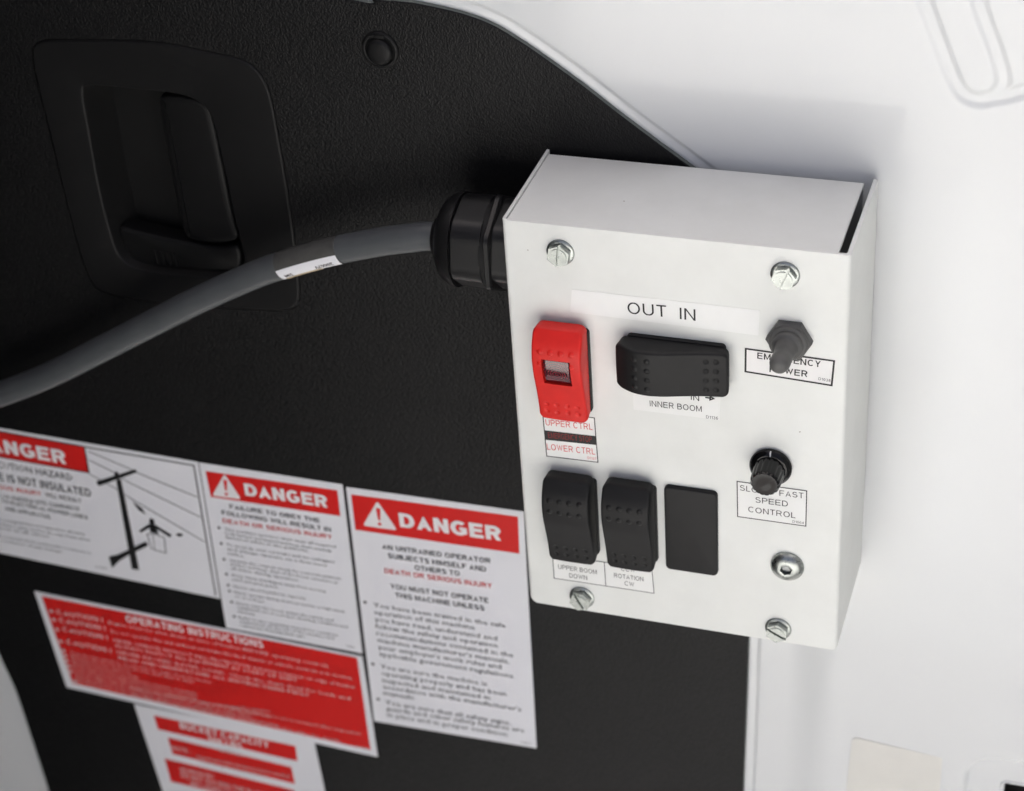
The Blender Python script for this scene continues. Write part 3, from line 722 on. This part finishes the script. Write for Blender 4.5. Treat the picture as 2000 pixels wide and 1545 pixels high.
# cable gland ---------------------------------------------------------
gy, gz = .036, -.0345
def ring_x(x, r, n=48, f=None): return [(x, gy+(f(a) if f else r)*math.sin(a)*1.0, gz+(f(a) if f else r)*math.cos(a)) for a in [2*math.pi*i/n for i in range(n)]]
def cham(r, ph=0, cut=.925):
    def f(a):
        k = ((a-ph) % (math.pi/3))-math.pi/6
        return min(r*math.cos(math.pi/6)/math.cos(k), r*cut)
    return f
gl = mesh('cable_gland', *loft([ring_x(x, 0, 72, cham(r, R_(12))) for x, r in ((-.0335, .0238), (-.0325, .0246), (-.0178, .0250))], True, True), M['gland'], box, (0, gy, gz), angle=25)
gl['label'] = 'black nylon gland on the left side of the box'
mesh('gland_dome', *loft([ring_x(x, r) for x, r in ((-.0470, .0080), (-.0476, .0090), (-.0468, .0100), (-.0445, .0106), (-.0440, .0130), (-.0430, .0170), (-.0408, .0203), (-.0375, .0226), (-.0335, .0234))], False, True), M['gland'], gl, angle=60)
mesh('gland_seal', *loft([ring_x(x, r, 60) for x, r in ((-.0184, .0222), (-.0143, .0222))], True, True), M['seal'], gl)
mesh('gland_flange', *loft([ring_x(x, 0, 72, cham(r, R_(2), .975)) for x, r in ((-.0158, .0250), (-.0150, .0264), (-.0130, .0264), (-.0122, .0252))], True, True), M['gland'], gl, angle=30)
mesh('gland_body', *loft([ring_x(x, 0, 72, cham(.0236, R_(12), .945)) for x in (-.0128, -.0004)], True, True), M['gland'], gl, angle=25)

# ------------------------------------------------------------------ cable
def P3(px, py, y): x, z = P(px, py, y); return (x, y, z)
cp = [(-.030, gy, gz), (-.050, gy, gz-.0002), P3(800, 465, .036), P3(745, 472, .037), P3(660, 488, .038), P3(600, 503, .039), P3(557, 516, .040), P3(500, 536, .041), P3(400, 580, .043), P3(300, 630, .046), P3(200, 681, .048), P3(100, 731, .050), P3(0, 770, .051), P3(-120, 806, .052), P3(-260, 830, .052)]
cs = spline(cp, 10); cs = [Vector(p) for p in cs]
def frame(i):
    a = cs[max(0, i-1)]; b = cs[min(len(cs)-1, i+1)]; t = (b-a).normalized()
    out = Vector((0, -1, 0)); out = (out-t*out.dot(t)).normalized(); up = out.cross(t)
    if up.z < 0: up = -up
    return t, out, up
def tube(i0, i1, r, n=32, a0=0, a1=2*math.pi, closed=True):
    loops = []
    for i in range(i0, i1+1):
        t, o, u = frame(i); m_ = n if closed else n+1
        loops.append([tuple(cs[i]+o*r*math.cos(a0+(a1-a0)*k/n)+u*r*math.sin(a0+(a1-a0)*k/n)) for k in range(m_)])
    return loft(loops, closed, closed, closed)
cab = thing('control_cable', 'thick grey cable curving from the gland on the box down to the left', 'cable', tuple(cs[15]))
mesh('jacket', *tube(0, len(cs)-1, .0072), M['cable'], cab)
iA = min(range(len(cs)), key=lambda i: abs(cs[i].x-P3(664, 488, .038)[0])); iB = min(range(len(cs)), key=lambda i: abs(cs[i].x-P3(554, 516, .040)[0]))
tp = mesh('tape_sleeve', *tube(iA, iB, .00745, 40), M['tape'], cab)
mesh('wire_tag', *tube(iA, iB, .0076, 10, R_(-52), R_(6), False), M['white'], tp)
mesh('tape_edge', *tube(iA+6, iB-1, .00765, 10, R_(-66), R_(-44), False), M['tan'], tp)
def wrap(s, s0, s1, ac, capang):
    V, F = glyphs(s, .02, 2); x0 = min(v[0] for v in V); x1 = max(v[0] for v in V); out = []
    for x, y in V:
        q = s0+(s1-s0)*(x-x0)/(x1-x0); fi = iA+(iB-iA)*q; i = int(fi); fr_ = fi-i
        t, o, u = frame(i); c = cs[i].lerp(cs[min(i+1, len(cs)-1)], fr_); a = R_(ac-(y/CAP-.5)*capang)
        out.append(tuple(c+(o*math.cos(a)+u*math.sin(a))*.00772))
    return out, F
mesh('lettering', *join(wrap('20007V', .08, .34, -30, 17), wrap('SIM', .76, .92, -30, 16)), M['inkgrey'], tp, smooth=False)

# ------------------------------------------------------------------ signs on the trim
def decal(name, corners, m, label, cat, layer=1, group=None, margin=None, rc=.0006):
    y = WALL-.00025*layer
    Q = ccw([P(*p, WALL) for p in corners]); c = (sum(q[0] for q in Q)/4, y, min(q[1] for q in Q))
    o = thing(name, label, cat, c, group)
    V, F = loft([at_y(Q, WALL-.00002), at_y(Q, y+.00003), at_y(offset_poly(Q, .00008), y)], False, True)
    mesh('sheet', V, F, m, o, smooth=False)
    o['y'] = y
    return o, y
def bullets(pts, r, y, lift):
    return join(*[(at_y(circ(*P(*p, y), r, 12), y-lift), [tuple(range(12))]) for p in pts])
def triangle(o, y, apex, bl, br, lift):
    Q = [P(*p, y) for p in (apex, bl, br)]
    c = Vector((sum(q[0] for q in Q)/3, sum(q[1] for q in Q)/3)); L = []
    for i in range(3):            # rounded corners
        p, q, s = Vector(Q[i-1]), Vector(Q[i]), Vector(Q[(i+1) % 3]); a = (p-q).normalized()*.0022; b = (s-q).normalized()*.0022
        for k in range(5):
            t = k/4; L.append(tuple((q+a)*(1-t)**2+q*2*t*(1-t)+(q+b)*t*t))
    t_ = mesh('warning_triangle', at_y(L, y-lift), [tuple(range(len(L)))], M['signwhite'], o, smooth=False)
    A, B = Vector(Q[0]), (Vector(Q[1])+Vector(Q[2]))/2; d = B-A; n = Vector((-d.y, d.x)).normalized(); h_ = d.length
    p0, p1 = A+d*.26, A+d*.70; w0, w1 = h_*.075, h_*.035
    E = [p0-n*w0, p0+n*w0, p1+n*w1, p1-n*w1]
    dot = circ(*(A+d*.85), h_*.06, 12)
    mesh('exclamation_mark', *join((at_y([tuple(p) for p in E], y-lift-.0001), [(0, 1, 2, 3)]), (at_y(dot, y-lift-.0001), [tuple(range(12))])), M['signred'], t_, smooth=False)
def texts(o, y, rows, lift=.0003):
    by = {}
    for s, a, b, cap, ink, bold in rows: by.setdefault(ink, []).append(line(s, a, b, cap, y, bold, 1 if cap < 14 else 3, lift=lift))
    for ink, ps in by.items(): mesh('lettering', *join(*ps), M[ink], o, smooth=False)

# nearest sign
T3 = lambda x, y: (660+x/2.915, 930+y/2.915)
s3, y3 = decal('danger_sign', [(676, 951), (1023, 999), (1048, 1461), (731, 1408)], M['white'], 'white danger sign about untrained operators, tallest of three, beside the lower left of the box', 'sign', 1, 'danger signs in a row on the black trim')
hd = mesh('header', *poly([T3(75, 103), T3(1025, 230), T3(1034, 441), T3(100, 305)], y3, lift=.00012), M['signred'], s3, smooth=False)
triangle(s3, y3, T3(225, 140), T3(143, 280), T3(340, 308), .00024)
rows = [('DANGER', T3(355, 287), T3(932, 368), 28, 'signwhite', .035)]
for s, a, b in (('AN UNTRAINED OPERATOR', (255, 412), (870, 495)), ('SUBJECTS HIMSELF AND', (288, 464), (845, 542)), ('OTHERS TO', (440, 532), (695, 566)),
                ('YOU MUST NOT OPERATE', (303, 637), (858, 720)), ('THIS MACHINE UNLESS', (330, 688), (835, 764))):
    rows.append((s, T3(*a), T3(*b), 9.3, 'ink', .012))
rows.append(('DEATH OR SERIOUS INJURY', T3(268, 549), T3(878, 637), 9.3, 'inkred', .012))
for s, a, b in (('You have been trained in the safe', (205, 742), (955, 862)), ('operation of this machine', (208, 783), (780, 872)), ('you have read, understand and', (212, 823), (908, 935)),
                ('follow the safety and operation', (215, 863), (910, 975)), ('recommendations contained in the', (222, 903), (1000, 1030)), ("machine manufacturer's manuals,", (230, 943), (978, 1066)),
                ("your employer's work rules and", (232, 982), (932, 1096)), ('applicable government regulations.', (238, 1021), (1010, 1150)),
                ('You are sure the machine is', (245, 1092), (850, 1192)), ('operating properly and has been', (250, 1130), (960, 1250)), ('inspected and maintained in', (255, 1170), (868, 1272)),
                ("accordance with the manufacturer's", (260, 1207), (1045, 1338)), ('manuals.', (262, 1243), (445, 1273)),
                ('You are sure that all safety signs,', (272, 1297), (985, 1416)), ('guards and other safety features are', (277, 1332), (1062, 1458)), ('in place and in proper condition.', (282, 1367), (975, 1482))):
    rows.append((s, T3(*a), T3(*b), 8.2, 'ink', .006))
rows.append(('D1021', T3(1045, 1518), T3(1100, 1527), 4, 'inkgrey', 0))
texts(s3, y3, rows)
stuff = mesh('bullet_points', *bullets([T3(155, 716), T3(200, 1068), T3(230, 1268)], .0011, y3, .0003), M['ink'], s3, smooth=False); stuff['kind'] = 'stuff'

# middle sign
T2 = lambda x, y: (380+x/3.962, 890+y/3.962)
s2, y2 = decal('danger_sign', [(389, 903), (669, 946), (708, 1276), (442, 1226)], M['white'], 'white danger sign with many small bullet points, middle of the three in the row', 'sign', 1, 'danger signs in a row on the black trim')
mesh('header', *poly([T2(85, 118), T2(1105, 268), T2(1130, 467), T2(128, 318)], y2, lift=.00012), M['signred'], s2, smooth=False)
triangle(s2, y2, T2(232, 138), T2(138, 308), T2(364, 337), .00024)
rows = [('DANGER', T2(395, 305), T2(1034, 402), 24, 'signwhite', .035),
        ('FAILURE TO OBEY THE', T2(275, 406), T2(972, 516), 8, 'ink', .012), ('FOLLOWING WILL RESULT IN', T2(215, 452), T2(1058, 587), 8, 'ink', .012),
        ('DEATH OR SERIOUS INJURY', T2(222, 516), T2(1066, 643), 8, 'inkred', .012)]
for s, a, b in (('This machine operator must wear all required', (235, 575), (1095, 712)), ('body harness and lanyard and keep them securely', (238, 605), (1062, 745)), ('fastened while in the platform.', (242, 635), (888, 745)),
                ('To avoid tip over, set brake and use outriggers', (250, 695), (1085, 830)), ('and always operate on a firm level', (255, 728), (1022, 857)), ('surface.', (258, 760), (385, 785)),
                ('Operate the controls slowly for a smooth platform', (275, 815), (1135, 960)), ('motion and keep clear of the boom structure at', (280, 845), (1110, 990)), ('all times during operation.', (285, 877), (812, 972)),
                ('Keep hands and fingers away from moving', (295, 930), (1015, 1056)), ('parts and pinch points.', (300, 962), (652, 1026)),
                ('Never exceed platform capacity.', (305, 1017), (866, 1114)),
                ('Never operate during electrical storms or high winds', (310, 1062), (1165, 1215)), ('or on a slope.', (316, 1092), (545, 1137)),
                ('Never raise the boom unless the vehicle and', (325, 1147), (1075, 1282)), ('equipment are in a proper working condition and', (333, 1177), (1185, 1332)), ('inspected.', (338, 1207), (470, 1236)),
                ('Refer to the operating manual for complete', (345, 1257), (1110, 1397)), ('instructions on the use of this machine and', (355, 1287), (1080, 1421)), ('replacement of missing safety signs.', (360, 1317), (856, 1408))):
    rows.append((s, T2(*a), T2(*b), 4.6, 'inkgrey', 0))
rows.append(('D1020', T2(1180, 1478), T2(1240, 1488), 3.5, 'inkgrey', 0))
texts(s2, y2, rows)
stuff = mesh('bullet_points', *bullets([T2(x, y) for x, y in ((190, 555), (208, 678), (230, 800), (248, 915), (262, 1000), (272, 1045), (288, 1130), (308, 1242))], .0009, y2, .0003), M['inkgrey'], s2, smooth=False); stuff['kind'] = 'stuff'

# left sign with the pole picture
T1 = lambda x, y: (x/4.291, 820+y/4.291)
s1, y1 = decal('danger_sign', [(-135, 813), (387, 902), (430, 1169), (-80, 1063)], M['white'], 'wide white electrocution danger sign with a drawing of a power pole and bucket worker', 'sign', 1, 'danger signs in a row on the black trim')
mesh('header', *poly([T1(-520, 5), T1(708, 228), T1(745, 440), T1(-480, 222)], y1, lift=.00012), M['signred'], s1, smooth=False)
fr = [stroke([T1(-520, 3), T1(700, 224), T1(1625, 381), T1(1808, 1468)], .0009, y1, lift=.0002), stroke([T1(708, 226), T1(747, 442)], .0009, y1, lift=.00026), stroke([T1(747, 442), T1(-480, 225)], .0006, y1, lift=.00028)]
mesh('frame_line', *join(*fr), M['ink'], s1, smooth=False)
rows = [('DANGER', T1(-215, 232), T1(562, 372), 26, 'signwhite', .035),
        ('ELECTROCUTION HAZARD', T1(-335, 340), T1(615, 508), 12, 'ink', .006), ('THIS MACHINE IS NOT INSULATED', T1(-480, 418), T1(768, 642), 14, 'ink', .012),
        ('DEATH OR SERIOUS INJURY', T1(-470, 497), T1(350, 635), 7.5, 'inkred', .012), ('WILL RESULT', T1(385, 640), T1(685, 694), 7.5, 'ink', .008),
        ('FROM CONTACT WITH OR INADEQUATE CLEARANCE', T1(-480, 568), T1(670, 762), 7, 'ink', .006), ('TO ELECTRICAL POWER LINES', T1(15, 690), T1(738, 832), 7, 'ink', .006), ('AND APPARATUS', T1(45, 755), T1(425, 828), 7, 'ink', .006),
        ('Maintain safe clearances from energized lines and apparatus, allowing', T1(-480, 755), T1(710, 965), 4, 'inkgrey', 0), ('for boom, platform and conductor sway and for the sag of any wires', T1(-480, 790), T1(758, 1015), 4, 'inkgrey', 0), ('above the work area at all times', T1(-470, 825), T1(415, 985), 4, 'inkgrey', 0),
        ('This machine does not provide protection from contact with or nearness to', T1(-470, 890), T1(765, 1122), 4, 'inkgrey', 0), ('an electrically charged conductor of any voltage', T1(-470, 925), T1(520, 1112), 4, 'inkgrey', 0),
        ('D1009', T1(808, 1236), T1(900, 1252), 4, 'inkgrey', 0)]
texts(s1, y1, rows)
st_ = lambda pts, w: stroke([T1(*p) for p in pts], w, y1, lift=.00030)
mesh('wire_drawing', *join(st_([(745, 262), (1070, 400), (1155, 443), (1655, 645)], .0005), st_([(750, 335), (960, 440), (1062, 512), (1685, 815)], .0005), st_([(750, 450), (985, 582), (1060, 635), (1720, 1022)], .0005),
     st_([(1235, 955), (1285, 950), (1378, 985), (1392, 1115), (1272, 1078), (1235, 955)], .0005), st_([(1282, 960), (1300, 1090)], .0004)), M['inkgrey'], s1, smooth=False)
po = lambda pts, k: poly([T1(*p) for p in pts], y1, lift=.00036+k*.00002)
mesh('pole_drawing', *join(po([(975, 500), (1016, 495), (1168, 1255), (1108, 1248)], 0), po([(808, 514), (1138, 412), (1150, 436), (830, 552)], 1), po([(958, 455), (978, 428), (998, 452), (985, 480)], 2),
     po([(915, 1143), (985, 1130), (1070, 1090), (1225, 1018), (1245, 1050), (1080, 1130), (1000, 1180), (942, 1238)], 3)), M['ink'], s1, smooth=False)
mesh('worker_drawing', *join(po([(1270, 820), (1292, 835), (1298, 868), (1275, 880), (1255, 862), (1256, 832)], 4), po([(1170, 925), (1250, 872), (1300, 876), (1440, 962), (1428, 982), (1310, 905), (1255, 900), (1182, 942)], 5),
     po([(1255, 890), (1305, 890), (1335, 955), (1262, 935)], 6), po([(1112, 680), (1190, 738), (1226, 792), (1165, 752)], 7), po([(1478, 952), (1510, 948), (1538, 958), (1525, 972), (1490, 970)], 8)), M['ink'], s1, smooth=False)

# red operating instructions
T4 = lambda x, y: (60+x/2.857, 1140+y/2.857)
s4, y4 = decal('instruction_sign', [(68, 1154), (708, 1281), (738, 1477), (131, 1341)], M['white'], 'red operating instructions sign with a white edge, below the row of danger signs', 'sign', 3)
mesh('red_field', *poly([T4(60, 68), T4(1822, 413), T4(1897, 928), T4(236, 556)], y4, lift=.00012), M['signred'], s4, smooth=False)
rows = [('OPERATING INSTRUCTIONS', T4(535, 212), T4(1302, 358), 13.5, 'signwhite', .02)]
for a, b in (((148, 168), (405, 214)), ((162, 214), (420, 262)), ((182, 264), (432, 314)), ((202, 334), (452, 386))): rows.append(('CAUTION !', T4(*a), T4(*b), 9, 'signpink', .01))
for s, a, b in (('Engine must be shut down at time of bucket BEFORE operating controls.', (435, 222), (1670, 468)), ('Do not operate this unit without set brake blocks if chassis or vehicle controls is in motion.', (450, 272), (1800, 536)),
                ('NEVER OPERATE WITHOUT FALL PROTECTION and wear a harness on edge of bucket', (465, 322), (1810, 585)), ('ALWAYS INSPECT ALL EQUIPMENT AT START OF SHIFT', (472, 352), (1490, 548)),
                ('NEVER EXCEED RATED LOAD. Check the chart decal for loads and', (485, 388), (1785, 648)), ('READ AND UNDERSTAND ALL INSTRUCTIONS FIRST', (492, 420), (1555, 630))):
    rows.append((s, T4(*a), T4(*b), 6.2, 'signpink', .008))
ends = [(1010, 0), (915, 0), (560, 0), (600, 0), (930, 0), (930, 0), (1340, 0), (1235, 0), (1380, 0)]
fill = ['Turn the key switch to on and start the engine from the bucket', 'Release the boom from its rest and raise it clear', 'Raise lower boom before upper boom', 'Extend and retract inner boom slowly', 'Rotate with care and watch behind for clearance of obstacles', 'Lower the upper boom fully before travel and secure the bucket',
        'Stop the engine with the emergency stop switch and use lower controls when needed only', 'Emergency power is for returning the bucket to the ground after an engine failure', 'Place the boom in the rest, shut off all controls and latch the bucket before moving']
for k, ((e, _), s) in enumerate(zip(ends, fill)):
    x0 = 222+k*4.5; y0 = 388+k*21; rows.append((s, T4(x0, y0), T4(e, y0+(e-x0)*.213), 4.6, 'signpink', .004))
rows += [('bucket to be stowed after operation.', T4(945, 668), T4(1340, 716), 4.6, 'signpink', 0), ('Refer to the manual for all service and safety work before use is resumed after inspection.', T4(560, 585), T4(1850, 846), 5, 'signpink', .004),
         ('This unit has been tested to meet the standard. See maker plate for details.', T4(560, 625), T4(1735, 886), 5, 'signpink', .004), ('D1015', T4(1820, 912), T4(1885, 926), 4, 'signpink', 0)]
texts(s4, y4, rows)
stuff = mesh('bullet_points', *bullets([T4(*p) for p in ((115, 152), (130, 200), (148, 255), (168, 320), (184, 372), (194, 400), (203, 428), (214, 458), (224, 488), (246, 545))], .0014, y4, .0003), M['signpink'], s4, smooth=False); stuff['kind'] = 'stuff'

# capacity sign under it
T5 = lambda x, y: (220+x/4.167, 1360+y/4.167)
s5, y5 = decal('capacity_sign', [T5(176, 60), T5(1640, 360), T5(1810, 1150), T5(520, 1100)], M['white'], 'white bucket capacity sign with red bars, partly covered by the red instructions sign', 'sign', 2)
bars = [[(335, 155), (1488, 405), (1506, 527), (372, 268)], [(450, 335), (1455, 576), (1486, 712), (490, 468)], [(423, 505), (1480, 765), (1520, 950), (476, 692)]]
for b_ in bars: mesh('red_bar', *poly([T5(*p) for p in b_], y5, lift=.00012), M['signred'], s5, smooth=False)
rows = [('BUCKET CAPACITY', T5(552, 258), T5(1275, 420), 12.5, 'signwhite', .02), ('300 LBS.', T5(778, 368), T5(1078, 432), 11, 'signwhite', .02),
        ('NOTE :', T5(490, 432), T5(640, 465), 8, 'signpink', .01), ('FALL PROTECTION', T5(860, 440), T5(1060, 490), 7, 'signpink', .01), ('lanyards and a full body harness must be attached', T5(690, 500), T5(1440, 665), 7, 'signpink', .01), ('during operation', T5(700, 540), T5(1270, 668), 7, 'signpink', .01),
        ('ONE PERSON ONLY', T5(550, 610), T5(830, 672), 9, 'signpink', .01), ('DO NOT EXCEED THE RATED LOAD', T5(560, 655), T5(1420, 862), 9, 'signpink', .01), ('INCLUDING TOOLS', T5(640, 725), T5(1070, 830), 9, 'signpink', .01)]
texts(s5, y5, rows)

# blank cream sticker, lower right (its code is left out)
C_ = lambda x, y: (1400+x/3.333, 1180+y/3.333)
q = [P(*C_(*p), DY-.0062) for p in ((880, 868), (1492, 1010), (1440, 1500), (825, 1370))]
ctr = (sum(a[0] for a in q)/4, sum(a[1] for a in q)/4)
cut = []
for i in range(4):
    p_, c_q, n_ = Vector(q[i-1]), Vector(q[i]), Vector(q[(i+1) % 4]); a = (p_-c_q).normalized()*.004; b = (n_-c_q).normalized()*.004
    for k in range(5):
        t = k/4; cut.append(tuple((c_q+a)*(1-t)**2+c_q*2*t*(1-t)+(c_q+b)*t*t))
ys = DY-float(h[np.abs(zs-ctr[1]).argmin(), np.abs(xs-ctr[0]).argmin()])-.0001
stk = mesh('blank_sticker', *slab(ccw(cut), ys-.0002, ys+.002, .0001, 2, False), M['cream'], None, (ctr[0], ys, ctr[1]), smooth=False)
stk['label'] = 'plain cream sticker with rounded corners stuck on the white door below the box'; stk['category'] = 'sticker'
print('STICKER', ctr, 'HOLE', HX, HZ)
